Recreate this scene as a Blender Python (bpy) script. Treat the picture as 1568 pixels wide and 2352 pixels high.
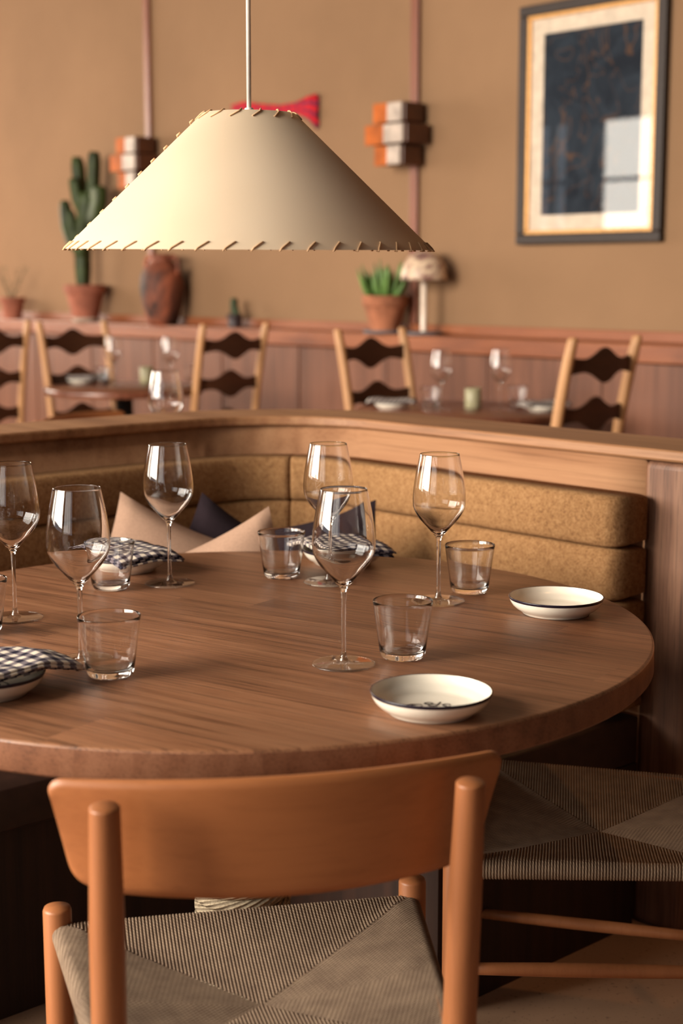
import bpy, math, random
from math import sin, cos, pi, sqrt, atan2, radians
from mathutils import Vector, Matrix, noise

scn = bpy.context.scene
for o in list(bpy.data.objects):
    bpy.data.objects.remove(o)

# ------------------------------------------------------------------ camera
F = 3430.0; CX, CY = 784.0, 1176.0; YH = 640.0; CZ = 1.24
TH = math.atan((CY - YH) / F)
cam_d = bpy.data.cameras.new('camera')
cam = bpy.data.objects.new('camera', cam_d)
scn.collection.objects.link(cam)
cam.location = (0, 0, CZ)
cam.rotation_euler = (pi/2 - TH, 0, 0)
cam_d.sensor_fit = 'VERTICAL'; cam_d.sensor_height = 36.0
cam_d.lens = 36.0 * F / 2352.0
cam_d.dof.use_dof = True
cam_d.dof.focus_distance = 2.15
cam_d.dof.aperture_fstop = 3.8
scn.camera = cam
scn.view_settings.view_transform = 'Standard'
scn.view_settings.look = 'None'
scn.view_settings.gamma = 1.0
scn.view_settings.use_curve_mapping = False
scn.view_settings.exposure = -0.06

# wall aligned axes: s runs along the back wall, d is the distance out from it
L0 = Vector((-2.222, 9.806, 0)); U = Vector((.6702, -.7422, 0)); N = Vector((-.7422, -.6702, 0))
ROT_U = atan2(U.y, U.x)
def W(s, d, z=0.0): return L0 + U*s + N*d + Vector((0, 0, z))
def ray(px, py):
    x = px - CX; y = py - CY
    return Vector((x, F*cos(TH) - y*sin(TH), -(y*cos(TH) + F*sin(TH))))
def at(px, py, z):
    r = ray(px, py); t = (z - CZ) / r.z
    return Vector((r.x*t, r.y*t, z))
def at_wall(px, py, d=0.0):
    r = ray(px, py); P = L0 + N*d; C = Vector((0, 0, CZ))
    t = (P - C).dot(N) / r.dot(N); q = C + r*t
    return (q - L0).dot(U), q.z

# ------------------------------------------------------------------ world + lights
wd = bpy.data.worlds.new('world'); scn.world = wd; wd.use_nodes = True
bg = wd.node_tree.nodes['Background']
bg.inputs[0].default_value = (.80, .88, 1.0, 1); bg.inputs[1].default_value = 1.1
def area(name, loc, aim, sx, sy, power, col, spread=180):
    l = bpy.data.lights.new(name, 'AREA'); l.shape = 'RECTANGLE'; l.size = sx; l.size_y = sy
    l.energy = power; l.color = col; l.spread = radians(spread)
    o = bpy.data.objects.new(name, l); scn.collection.objects.link(o)
    o.location = loc
    o.rotation_euler = (Vector(aim) - Vector(loc)).to_track_quat('-Z', 'Y').to_euler()
    return o
DW = 7.5                                  # window wall
# daylight arriving through the street windows
area('daylight_main', W(4.7, DW+1.4, 2.95), W(5.8, 3.4, 1.0), 4.4, 3.5, 1700, (1.0, .91, .78))
area('daylight_second', W(.35, DW+1.3, 2.4), W(1.4, 3.4, 1.0), 4.9, 2.8, 440, (1.0, .90, .76))
area('daylight_third', W(8.7, DW+1.1, 2.5), W(8.0, 3.4, 1.0), 2.4, 2.8, 45, (1.0, .91, .78))
area('daylight_side', W(-3.1, 2.6, 2.5), W(4.5, 3.0, 1.0), 4.2, 2.6, 620, (1.0, .86, .70))
# warm ceiling spot over the right hand side of the table
sp = bpy.data.lights.new('ceiling_spot', 'SPOT'); sp.energy = 24; sp.color = (1.0, .50, .20)
sp.spot_size = radians(26); sp.spot_blend = .5; sp.shadow_soft_size = .03
spo = bpy.data.objects.new('ceiling_spot', sp); scn.collection.objects.link(spo)
spo.location = (.78, 2.15, 2.95)
spo.rotation_euler = (Vector((.55, 2.2, .45)) - spo.location).to_track_quat('-Z', 'Y').to_euler()
# warm wall washer beyond the left edge of the view
wl = bpy.data.lights.new('warm_wall_lamp', 'POINT'); wl.energy = 16; wl.color = (1.0, .55, .24); wl.shadow_soft_size = .12
wlo = bpy.data.objects.new('warm_wall_lamp', wl); scn.collection.objects.link(wlo); wlo.location = W(-1.0, .7, 1.9)

# ------------------------------------------------------------------ helpers
class MB:
    def __init__(self): self.v = []; self.f = []; self.m = []
    def add(self, vs, fs, mi=0):
        b = len(self.v); self.v += [tuple(v) for v in vs]
        self.f += [tuple(b+i for i in f) for f in fs]; self.m += [mi]*len(fs)
        return self
    def build(self, name, mat, parent=None, smooth=True, bevel=0, loc=None, seg=2, angle=35):
        me = bpy.data.meshes.new(name); me.from_pydata(self.v, [], self.f); me.update()
        mats = mat if isinstance(mat, (list, tuple)) else [mat]
        for m in mats: me.materials.append(m)
        for p, mi in zip(me.polygons, self.m): p.material_index = mi; p.use_smooth = smooth
        o = bpy.data.objects.new(name, me); scn.collection.objects.link(o)
        if parent: o.parent = parent
        if loc is not None: o.location = loc
        if bevel:
            b = o.modifiers.new('bevel', 'BEVEL'); b.width = bevel; b.segments = seg
            b.limit_method = 'ANGLE'; b.angle_limit = radians(angle); b.harden_normals = False
        if smooth and bevel:
            try: me.set_sharp_from_angle(angle=radians(50))
            except Exception: pass
        return o
def box(mb, c, sx, sy, sz, rz=0.0, mi=0, M=None):
    vs = []
    for x in (-.5, .5):
        for y in (-.5, .5):
            for z in (-.5, .5):
                X = x*sx; Y = y*sy
                v = Vector((X*cos(rz) - Y*sin(rz), X*sin(rz) + Y*cos(rz), z*sz)) + Vector(c)
                vs.append(M @ v if M else v)
    mb.add(vs, [(0,1,3,2),(4,6,7,5),(0,4,5,1),(2,3,7,6),(0,2,6,4),(1,5,7,3)], mi)
def sdbox(mb, s0, s1, d0, d1, z0, z1, mi=0):
    vs = [W(s, d, z) for s in (s0, s1) for d in (d0, d1) for z in (z0, z1)]
    mb.add(vs, [(0,1,3,2),(4,6,7,5),(0,4,5,1),(2,3,7,6),(0,2,6,4),(1,5,7,3)], mi)
def lathe(mb, prof, seg=48, c=(0,0,0), mi=0, close=False, M=None):
    vs = []; rings = []
    for r, z in prof:
        ring = []
        if r < 1e-6:
            ring = [len(vs)]; vs.append(Vector((0, 0, z)))
        else:
            for k in range(seg):
                a = 2*pi*k/seg; ring.append(len(vs)); vs.append(Vector((r*cos(a), r*sin(a), z)))
        rings.append(ring)
    fs = []
    for i in range(len(rings)-1):
        A, B = rings[i], rings[i+1]
        for k in range(seg):
            k2 = (k+1) % seg
            if len(A) == 1 and len(B) == 1: continue
            if len(A) == 1: fs.append((A[0], B[k2], B[k]))
            elif len(B) == 1: fs.append((A[k], A[k2], B[0]))
            else: fs.append((A[k], A[k2], B[k2], B[k]))
    vs = [(M @ v if M else v) + Vector(c) for v in vs]
    mb.add(vs, fs, mi)
def tube(mb, pts, rad, seg=8, mi=0, cap=True, star=0, twist=0):
    pts = [Vector(p) for p in pts]; n = len(pts)
    rad = rad if isinstance(rad, (list, tuple)) else [rad]*n
    vs = []; fs = []
    t0 = (pts[1]-pts[0]).normalized()
    up = Vector((0,0,1)) if abs(t0.z) < .9 else Vector((1,0,0))
    x = t0.cross(up).normalized()
    for i, p in enumerate(pts):
        t = (pts[min(i+1, n-1)] - pts[max(i-1, 0)]).normalized()
        x = (x - t*x.dot(t)).normalized(); y = t.cross(x)
        for k in range(seg):
            a = 2*pi*k/seg + twist*i
            r = rad[i]*(1 + (star*(1 if k % 2 else -1)))
            vs.append(p + x*cos(a)*r + y*sin(a)*r)
    for i in range(n-1):
        for k in range(seg):
            k2 = (k+1) % seg
            fs.append((i*seg+k, i*seg+k2, (i+1)*seg+k2, (i+1)*seg+k))
    if cap:
        fs.append(tuple(reversed(range(seg)))); fs.append(tuple((n-1)*seg+k for k in range(seg)))
    mb.add(vs, fs, mi)
def sweep(mb, path, prof, mi=0, closed=True, cap=True):
    """path: list of (pos, out) with horizontal outward vector; prof: (out, z) pairs"""
    n = len(prof); vs = []; fs = []
    for p, o in path:
        for a, z in prof: vs.append(Vector(p) + o*a + Vector((0, 0, z)))
    m = len(path); r = n if closed else n-1
    for i in range(m-1):
        for k in range(r):
            k2 = (k+1) % n
            fs.append((i*n+k, (i+1)*n+k, (i+1)*n+k2, i*n+k2))
    if cap and closed:
        fs.append(tuple(range(n))); fs.append(tuple(reversed([(m-1)*n+k for k in range(n)])))
    mb.add(vs, fs, mi)
def empty(name, loc, rz=0.0):
    o = bpy.data.objects.new(name, None); scn.collection.objects.link(o)
    o.location = loc; o.rotation_euler = (0, 0, rz); o.empty_display_size = .1
    return o
def tag(o, label=None, cat=None, group=None, kind=None):
    if label: o['label'] = label
    if cat: o['category'] = cat
    if group: o['group'] = group
    if kind: o['kind'] = kind
    return o
def copy_tree(o, parent=None):
    c = o.copy(); scn.collection.objects.link(c); c.parent = parent
    for ch in list(o.children): copy_tree(ch, c)
    return c
def nest(r, parent, *kids):
    kids = set(kids); base = lambda o: o.name.split('.')[0]
    P = next(o for o in r.children if base(o) == parent)
    for o in list(r.children):
        if base(o) in kids: o.parent = P
def struct(o): o['kind'] = 'structure'; return o

# ------------------------------------------------------------------ materials
def lin(c): return tuple(((x/255)/12.92 if x/255 <= .04045 else (((x/255)+.055)/1.055)**2.4) for x in c) + (1,)
class NT:
    def __init__(self, name):
        self.m = bpy.data.materials.new(name); self.m.use_nodes = True
        self.t = self.m.node_tree; self.b = self.t.nodes['Principled BSDF']
    def n(self, typ, **kw):
        x = self.t.nodes.new(typ)
        for k, v in kw.items(): setattr(x, k, v)
        return x
    def l(self, a, b): self.t.links.new(a, b)
    def coords(self, scale=(1,1,1), rot=(0,0,0), typ='Object', loc=(0,0,0)):
        tc = self.n('ShaderNodeTexCoord'); mp = self.n('ShaderNodeMapping')
        mp.inputs['Scale'].default_value = scale; mp.inputs['Rotation'].default_value = rot
        mp.inputs['Location'].default_value = loc
        self.l(tc.outputs[typ], mp.inputs[0]); return mp.outputs[0]
    def noise(self, vec, scale, detail=4, rough=.55, dist=0):
        x = self.n('ShaderNodeTexNoise'); x.inputs['Scale'].default_value = scale
        x.inputs['Detail'].default_value = detail; x.inputs['Roughness'].default_value = rough
        x.inputs['Distortion'].default_value = dist
        self.l(vec, x.inputs['Vector']); return x.outputs['Fac']
    def ramp(self, fac, stops):
        r = self.n('ShaderNodeValToRGB'); e = r.color_ramp.elements
        while len(e) > 1: e.remove(e[0])
        e[0].position = stops[0][0]; e[0].color = stops[0][1]
        for p, c in stops[1:]:
            q = e.new(p); q.color = c
        self.l(fac, r.inputs[0]); return r.outputs[0]
    def mix(self, fac, a, b, blend='MIX'):
        x = self.n('ShaderNodeMix', data_type='RGBA', blend_type=blend)
        for i, v in ((0, fac), (6, a), (7, b)):
            if hasattr(v, 'is_linked'): self.l(v, x.inputs[i])
            else: x.inputs[i].default_value = v
        return x.outputs[2]
    def math(self, op, a, b=0.0, c=None):
        x = self.n('ShaderNodeMath', operation=op)
        for i, v in enumerate((a, b) if c is None else (a, b, c)):
            if hasattr(v, 'is_linked'): self.l(v, x.inputs[i])
            else: x.inputs[i].default_value = v
        return x.outputs[0]
    def bump(self, h, strength=.3, dist=.001):
        x = self.n('ShaderNodeBump'); x.inputs['Strength'].default_value = strength
        x.inputs['Distance'].default_value = dist
        self.l(h, x.inputs['Height']); self.l(x.outputs[0], self.b.inputs['Normal'])
    def set(self, rough=.5, col=None, spec=.5, **kw):
        self.b.inputs['Roughness'].default_value = rough
        self.b.inputs['Specular IOR Level'].default_value = spec
        if col is not None:
            if hasattr(col, 'is_linked'): self.l(col, self.b.inputs['Base Color'])
            else: self.b.inputs['Base Color'].default_value = col
        for k, v in kw.items(): self.b.inputs[k].default_value = v
        return self.m
def wood(name, c_dark, c_mid, c_light, axis='X', rot=0.0, plank=None, rough=.42, scale=1.0, typ='Object', contrast=1.0, spec=.4, pore=.5, streak=.3):
    t = NT(name)
    st = {'X': (1, 9, 9), 'Y': (9, 1, 9), 'Z': (9, 9, 1)}[axis]
    base = t.coords((1, 1, 1), (0, 0, rot), typ)
    offs = None
    if plank:
        w_, l_ = plank
        sx = t.n('ShaderNodeSeparateXYZ'); t.l(base, sx.inputs[0])
        along, across = (0, 1) if axis == 'X' else ((1, 0) if axis == 'Y' else (2, 0))
        row = t.math('FLOOR', t.math('DIVIDE', sx.outputs[across], w_))
        wn = t.n('ShaderNodeTexWhiteNoise', noise_dimensions='1D'); t.l(row, wn.inputs['W'])
        al = t.math('ADD', t.math('DIVIDE', sx.outputs[along], l_), t.math('MULTIPLY', wn.outputs[0], 7.3))
        cell = t.math('ADD', t.math('MULTIPLY', row, 17.31), t.math('FLOOR', al))
        wn2 = t.n('ShaderNodeTexWhiteNoise', noise_dimensions='1D'); t.l(cell, wn2.inputs['W'])
        offs = wn2.outputs['Color']; var = wn2.outputs['Value']
        ad = t.n('ShaderNodeVectorMath', operation='MULTIPLY_ADD')
        t.l(offs, ad.inputs[0]); ad.inputs[1].default_value = (5, 5, 5); t.l(base, ad.inputs[2]); base = ad.outputs[0]
    mp = t.n('ShaderNodeMapping'); mp.inputs['Scale'].default_value = tuple(x*scale for x in st); t.l(base, mp.inputs[0])
    v = mp.outputs[0]
    big = t.noise(v, 1.7, 3, .5, .6)
    wv = t.n('ShaderNodeTexWave', wave_type='BANDS', bands_direction={'X':'Y','Y':'X','Z':'X'}[axis])
    wv.inputs['Scale'].default_value = 1.15; wv.inputs['Distortion'].default_value = 6.5
    wv.inputs['Detail'].default_value = 3; wv.inputs['Detail Scale'].default_value = 1.1
    t.l(v, wv.inputs['Vector'])
    mp2 = t.n('ShaderNodeMapping'); mp2.inputs['Scale'].default_value = tuple(x*scale*(1.0 if x == 1 else 7) for x in st); t.l(base, mp2.inputs[0])
    fine = t.noise(mp2.outputs[0], 5.0, 5, .7)
    mixv = t.math('ADD', t.math('MULTIPLY', big, .66), t.math('ADD', t.math('MULTIPLY', wv.outputs['Fac'], .08*contrast), t.math('MULTIPLY', fine, .34*contrast)))
    col = t.ramp(mixv, [(.30, lin(c_dark)), (.52, lin(c_mid)), (.78, lin(c_light))])
    pores = t.ramp(fine, [(.36, (0, 0, 0, 1)), (.47, (1, 1, 1, 1))])
    col = t.mix(pore, col, t.mix(1.0, col, pores, 'MULTIPLY'))  if pore else col
    mp3 = t.n('ShaderNodeMapping'); mp3.inputs['Scale'].default_value = tuple(x*scale*(.8 if x == 1 else 3.2) for x in st); t.l(base, mp3.inputs[0])
    strk = t.noise(mp3.outputs[0], 3.1, 5, .72, .8)
    sr = t.ramp(strk, [(.35, (.52, .46, .42, 1)), (.46, (1, 1, 1, 1))])
    col = t.mix(streak, col, sr, 'MULTIPLY')
    if plank:
        hs = t.n('ShaderNodeHueSaturation'); t.l(col, hs.inputs['Color'])
        t.l(t.math('ADD', .87, t.math('MULTIPLY', var, .26)), hs.inputs['Value']); col = hs.outputs[0]
    t.set(rough, col, spec)
    t.bump(fine, .12, .0006)
    return t.m
def plain(name, c, rough=.5, spec=.5, var=.06, nscale=30, bump=0, bdist=.0005, **kw):
    t = NT(name); v = t.coords()
    n = t.noise(v, nscale, 4)
    a = tuple(max(0, x*(1-var*2.2)) for x in lin(c)[:3]) + (1,)
    b = tuple(min(1, x*(1+var*2.2)) for x in lin(c)[:3]) + (1,)
    col = t.ramp(n, [(.3, a), (.7, b)])
    t.set(rough, col, spec, **kw)
    if bump: t.bump(n, bump, bdist)
    return t.m

M = {}
M['table'] = wood('oiled_oak_top', (98, 63, 43), (137, 92, 64), (158, 112, 81), 'X', radians(34), plank=(.092, .75), rough=.42, scale=1.0, spec=.42, streak=.85, pore=.6)
M['table_edge'] = wood('oiled_oak_edge', (92, 57, 40), (126, 82, 58), (147, 102, 76), 'X', radians(60), plank=(.12, .5), rough=.45, pore=.2)
M['rail'] = wood('booth_oak_rail', (108, 70, 46), (144, 100, 68), (168, 124, 88), 'X', ROT_U*-1, rough=.5, pore=.25)
M['panel'] = wood('booth_oak_panel', (122, 80, 54), (160, 116, 84), (181, 137, 102), 'X', ROT_U*-1, rough=.5, scale=.7, pore=.08)
M['post'] = wood('booth_oak_post', (74, 48, 35), (111, 75, 55), (140, 101, 77), 'Z', 0, rough=.55, pore=.5, scale=1.3)
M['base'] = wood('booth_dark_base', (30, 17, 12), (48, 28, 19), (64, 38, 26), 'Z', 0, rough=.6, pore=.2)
M['chair'] = wood('oiled_beech_chair', (152, 92, 52), (173, 109, 65), (187, 123, 77), 'X', 0, rough=.42, scale=.45, contrast=.5, pore=.05, spec=.4, streak=.08)
M['chairleg'] = wood('oiled_beech_leg', (146, 90, 54), (168, 107, 67), (182, 121, 79), 'Z', 0, rough=.42, scale=.45, contrast=.5, pore=.05, spec=.4, streak=.08)
M['ladder'] = wood('pale_oak_frame', (140, 96, 60), (174, 126, 82), (194, 145, 100), 'Z', 0, rough=.5, pore=.1)
M['slat'] = wood('dark_oak_slat', (44, 22, 10), (64, 34, 16), (84, 46, 24), 'X', 0, rough=.55, pore=.1)
M['wains'] = wood('wainscot_wood', (80, 47, 34), (110, 69, 50), (130, 84, 63), 'Z', 0, rough=.45, pore=.1, scale=.8)
M['wtrim'] = wood('wainscot_trim_wood', (104, 56, 33), (136, 78, 48), (156, 95, 61), 'X', -ROT_U, rough=.42, pore=.1)
M['strip'] = wood('wall_conduit_wood', (104, 58, 42), (128, 76, 56), (144, 88, 66), 'Z', 0, rough=.4, pore=.1)
M['bgtable'] = wood('walnut_table', (78, 42, 28), (108, 62, 44), (130, 80, 58), 'X', -ROT_U, rough=.3, pore=.1, spec=.5)
M['dark'] = plain('blackened_wood', (26, 18, 16), .6)
M['ceil'] = wood('dark_ceiling_boards', (36, 28, 24), (56, 44, 36), (70, 56, 46), 'X', 0, rough=.6)
M['frame_d'] = plain('dark_frame_lacquer', (52, 42, 38), .5, .3, .08, 60)
M['gold'] = plain('gilt_fillet', (214, 160, 96), .35, .5, .1, 80, Metallic=.3)
M['mat'] = plain('picture_mat', (206, 190, 172), .8)
M['white'] = plain('white_cord_sleeve', (222, 214, 204), .45)
M['shade'] = None
M['ceramic'] = plain('cream_stoneware_glaze', (226, 216, 200), .16, .5, .015, 20)
M['rimline'] = plain('blue_black_glaze_line', (30, 24, 38), .25)
M['terra'] = plain('terracotta', (152, 92, 72), .8, .3, .12, 14, .3)
M['terra2'] = plain('aged_terracotta', (158, 100, 72), .85, .3, .2, 10, .3)
M['limey'] = plain('lime_crust', (170, 150, 134), .9)
M['slate'] = plain('slate_grey_dish', (96, 92, 96), .6)
M['cactus'] = plain('cactus_skin', (50, 62, 26), .55, .4, .35, 8, .2)
M['aloe'] = plain('succulent_leaf', (92, 124, 62), .45, .4, .3, 9)
M['soil'] = plain('potting_soil', (44, 32, 26), .95)
M['twig'] = plain('dry_twig', (84, 72, 50), .8)
M['leafsmall'] = plain('small_leaf', (74, 84, 48), .6)
M['blackpot'] = plain('dark_glazed_pot', (58, 46, 48), .5, .4, .2, 40)
M['candle'] = plain('sage_candle_holder', (158, 150, 118), .45)
M['chrome'] = plain('pale_lamp_stem', (226, 206, 188), .3, .6)
M['tile_o'] = plain('amber_glazed_tile', (170, 86, 26), .65, .2, .14, 12)
M['tile_b'] = plain('brown_glazed_tile', (82, 44, 24), .45, .5, .2, 14)
M['tile_c'] = plain('cream_glazed_tile', (176, 142, 104), .6, .25, .05, 12)
M['pil_beige'] = plain('dusty_pink_linen', (168, 135, 114), .95, .2, .04, 220, .25)
M['pil_dark'] = plain('aubergine_linen', (36, 25, 30), .95, .2, .08, 220, .25)
M['metal'] = plain('black_steel', (34, 32, 32), .4, .5, Metallic=.7)
M['lace'] = plain('raw_leather_lacing', (206, 164, 122), .7)
def m_glass():
    t = NT('clear_glass'); t.set(0.0, (1, 1, 1, 1), .5); t.b.inputs['Transmission Weight'].default_value = 1.0
    t.b.inputs['IOR'].default_value = 1.48; return t.m
M['glass'] = m_glass()
def m_thin():
    t = NT('thin_clear_glass'); out = t.t.nodes['Material Output']
    tr = t.n('ShaderNodeBsdfTransparent'); tr.inputs[0].default_value = (.97, .97, .96, 1)
    gl = t.n('ShaderNodeBsdfGlossy'); gl.inputs['Roughness'].default_value = .01
    lw = t.n('ShaderNodeLayerWeight'); lw.inputs[0].default_value = .5
    f = t.math('ADD', .06, t.math('MULTIPLY', t.math('POWER', lw.outputs['Facing'], 3.0), .8))
    mx = t.n('ShaderNodeMixShader'); t.l(f, mx.inputs[0]); t.l(tr.outputs[0], mx.inputs[1]); t.l(gl.outputs[0], mx.inputs[2])
    t.l(mx.outputs[0], out.inputs[0]); return t.m
M['thin'] = m_thin()
def m_pane():
    t = NT('picture_glass'); out = t.t.nodes['Material Output']
    tr = t.n('ShaderNodeBsdfTransparent'); gl = t.n('ShaderNodeBsdfGlossy'); gl.inputs['Roughness'].default_value = .02
    fr = t.n('ShaderNodeFresnel'); fr.inputs['IOR'].default_value = 1.75
    mx = t.n('ShaderNodeMixShader'); t.l(fr.outputs[0], mx.inputs[0]); t.l(tr.outputs[0], mx.inputs[1]); t.l(gl.outputs[0], mx.inputs[2])
    t.l(mx.outputs[0], out.inputs[0]); return t.m
M['pane'] = m_pane()
def m_shade():
    t = NT('parchment_lampshade'); v = t.coords()
    n = t.noise(v, 60, 6, .6); n2 = t.noise(v, 4, 2)
    col = t.ramp(n2, [(.3, lin((232, 208, 178))), (.7, lin((240, 218, 190)))])
    t.set(.75, col, .25); t.bump(n, .12, .0006)
    tl = t.n('ShaderNodeBsdfTranslucent'); tl.inputs[0].default_value = (.85, .66, .44, 1)
    ms = t.n('ShaderNodeMixShader'); ms.inputs[0].default_value = .22; out = t.t.nodes['Material Output']
    t.l(t.b.outputs[0], ms.inputs[1]); t.l(tl.outputs[0], ms.inputs[2]); t.l(ms.outputs[0], out.inputs[0])
    return t.m
M['shade'] = m_shade()
def m_plaster():
    t = NT('ochre_plaster'); v = t.coords()
    n = t.noise(v, .9, 4, .6); f = t.noise(v, 45, 5, .6)
    col = t.ramp(n, [(.3, lin((131, 101, 75))), (.7, lin((143, 111, 83)))])
    t.set(.9, col, .2); t.bump(f, .15, .001); return t.m
M['wall'] = m_plaster()
def m_fabric(name, a, b, c):
    t = NT(name); v = t.coords()
    n = t.noise(v, 260, 3, .7); w = t.noise(v, 90, 4, .7, .4); g = t.noise(v, 3, 2)
    col = t.ramp(t.math('ADD', t.math('MULTIPLY', n, .55), t.math('MULTIPLY', w, .45)), [(.36, lin(a)), (.5, lin(b)), (.66, lin(c))])
    t.set(.95, col, .15); t.b.inputs['Sheen Weight'].default_value = 0.0
    t.bump(t.math('ADD', n, w), .7, .003); return t.m
M['leather'] = plain('dark_brown_leather', (52, 32, 24), .5, .4, .1, 30)
M['boucle'] = m_fabric('ochre_boucle', (114, 80, 50), (147, 108, 71), (168, 128, 89))
def m_cord():
    t = NT('paper_cord'); tc = t.n('ShaderNodeTexCoord')
    wv = t.n('ShaderNodeTexWave', wave_type='BANDS', bands_direction='DIAGONAL')
    wv.inputs['Scale'].default_value = 1.0
    mp = t.n('ShaderNodeMapping'); mp.inputs['Scale'].default_value = (1, 1, 1); t.l(tc.outputs['UV'], mp.inputs[0])
    t.l(mp.outputs[0], wv.inputs['Vector'])
    n = t.noise(t.coords(), 35, 3)
    c1 = t.ramp(n, [(.3, lin((122, 102, 85))), (.7, lin((147, 125, 104)))])
    c2 = t.mix(t.math('MULTIPLY', wv.outputs['Fac'], .55), c1, lin((96, 76, 60)))
    t.set(.8, c2, .25); t.bump(wv.outputs['Fac'], .5, .001); return t.m
M['cord'] = m_cord()
def m_rope():
    t = NT('natural_rope'); tc = t.n('ShaderNodeTexCoord')
    wv = t.n('ShaderNodeTexWave', wave_type='BANDS', bands_direction='DIAGONAL'); wv.inputs['Scale'].default_value = 1
    wv.inputs['Distortion'].default_value = .6
    t.l(tc.outputs['UV'], wv.inputs['Vector'])
    n = t.noise(t.coords(), 260, 4, .7)
    c1 = t.ramp(n, [(.3, lin((128, 112, 90))), (.7, lin((188, 172, 146)))])
    c2 = t.mix(t.math('MULTIPLY', t.math('SUBTRACT', 1.0, wv.outputs['Fac']), .6), c1, lin((70, 58, 46)))
    t.set(.9, c2, .2); t.bump(t.math('ADD', wv.outputs['Fac'], t.math('MULTIPLY', n, .4)), .8, .003); return t.m
M['rope'] = m_rope()
def m_gingham():
    t = NT('navy_gingham'); tc = t.n('ShaderNodeTexCoord'); sx = t.n('ShaderNodeSeparateXYZ'); t.l(tc.outputs['UV'], sx.inputs[0])
    a = t.math('GREATER_THAN', t.math('FRACT', sx.outputs[0]), .5); b = t.math('GREATER_THAN', t.math('FRACT', sx.outputs[1]), .5)
    s = t.math('MULTIPLY', t.math('ADD', a, b), .5)
    col = t.ramp(s, [(0, lin((222, 208, 190))), (.5, lin((118, 108, 112))), (1.0, lin((34, 30, 46)))])
    n = t.noise(t.coords(), 600, 2)
    t.set(.95, col, .15); t.bump(n, .4, .001); return t.m
M['gingham'] = m_gingham()
def m_terrazzo():
    t = NT('terrazzo_floor'); v = t.coords()
    vo = t.n('ShaderNodeTexVoronoi'); vo.inputs['Scale'].default_value = 55; t.l(v, vo.inputs['Vector'])
    n = t.noise(v, 90, 4, .7); g = t.noise(v, 1.3, 2)
    base = t.ramp(g, [(.3, lin((150, 118, 94))), (.7, lin((170, 136, 110)))])
    sp_ = t.ramp(n, [(.33, (1, 1, 1, 1)), (.40, (0, 0, 0, 1))])
    col = t.mix(t.math('MULTIPLY', sp_, .7), base, lin((84, 58, 42)))
    ch = t.ramp(vo.outputs['Distance'], [(.10, (1, 1, 1, 1)), (.16, (0, 0, 0, 1))])
    col = t.mix(t.math('MULTIPLY', ch, .3), col, lin((110, 82, 62)))
    t.set(.5, col, .35); return t.m
M['floor'] = m_terrazzo()
def m_marbled():
    t = NT('marbled_lampshade'); v = t.coords()
    n = t.noise(v, 11, 3, .5, 1.2); n2 = t.noise(v, 16, 2, .5, .5)
    c = t.ramp(n, [(.40, lin((52, 46, 54))), (.46, lin((150, 112, 100))), (.54, lin((214, 188, 160)))])
    c = t.mix(t.ramp(n2, [(.55, (0,0,0,1)), (.65, (.7,.7,.7,1))]), c, lin((146, 104, 100)))
    t.set(.4, c, .4); return t.m
M['marbled'] = m_marbled()
def m_urn():
    t = NT('fired_clay_urn'); v = t.coords()
    n = t.noise(v, 5, 4, .6, .6)
    c = t.ramp(n, [(.38, lin((44, 30, 26))), (.48, lin((112, 62, 44))), (.62, lin((164, 92, 64)))])
    t.set(.65, c, .35); t.bump(n, .2, .003); return t.m
M['urn'] = m_urn()
def m_plaid():
    t = NT('red_plaid_cloth'); tc = t.n('ShaderNodeTexCoord'); sx = t.n('ShaderNodeSeparateXYZ'); t.l(tc.outputs['UV'], sx.inputs[0])
    a = t.math('GREATER_THAN', t.math('FRACT', t.math('MULTIPLY', sx.outputs[0], 5)), .72)
    b = t.math('GREATER_THAN', t.math('FRACT', t.math('MULTIPLY', sx.outputs[1], 3)), .6)
    col = t.mix(t.math('MULTIPLY', a, .45), lin((196, 32, 36)), lin((84, 42, 70)))
    col = t.mix(t.math('MULTIPLY', b, .75), col, lin((76, 40, 70)))
    t.set(.9, col, .2); return t.m
M['plaid'] = m_plaid()
def m_art():
    t = NT('dark_print'); v = t.coords((1, 1, 1))
    n = t.noise(v, 6, 4, .6, 1.5); w = t.noise(v, 3, 2, .5, 3)
    c = t.ramp(n, [(.35, lin((26, 32, 42))), (.6, lin((44, 52, 62)))])
    ln = t.ramp(w, [(.485, (0,0,0,1)), (.5, (1,1,1,1)), (.515, (0,0,0,1))])
    c = t.mix(t.math('MULTIPLY', ln, .35), c, lin((140, 92, 46)))
    t.set(.7, c, .2); return t.m
M['art'] = m_art()

# ------------------------------------------------------------------ room shell
S0, S1, ZC_ = -2.4, 10.6, 3.9
mb = MB(); sdbox(mb, S0-.3, S1+.3, -.3, DW+.4, -.1, 0); struct(mb.build('floor', M['floor'], smooth=False))
mb = MB(); sdbox(mb, S0-.3, S1+.3, -.3, DW+.4, ZC_, ZC_+.1); struct(mb.build('ceiling', M['ceil'], smooth=False))
mb = MB(); sdbox(mb, S0-.2, S1+.2, -.2, 0, 0, ZC_); struct(mb.build('wall_back', M['wall'], smooth=False))
mb = MB(); sdbox(mb, S1, S1+.2, 0, DW, 0, ZC_); struct(mb.build('wall_right', M['base'], smooth=False))
def pierced(name, along, lo, hi, c0, c1, holes, z0, z1, mat):
    """wall running along an axis with rectangular openings"""
    mb = MB()
    def bx(a0, a1, za, zb):
        if along == 's': sdbox(mb, a0, a1, c0, c1, za, zb)
        else: sdbox(mb, c0, c1, a0, a1, za, zb)
    bx(lo, hi, 0, z0)
    cur = lo
    for i, (a, b) in enumerate(holes):
        bx(cur, a, z0, ZC_); bx(a, b, z1[i], ZC_); cur = b
    bx(cur, hi, z0, ZC_)
    return struct(mb.build(name, mat, smooth=False))
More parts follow.
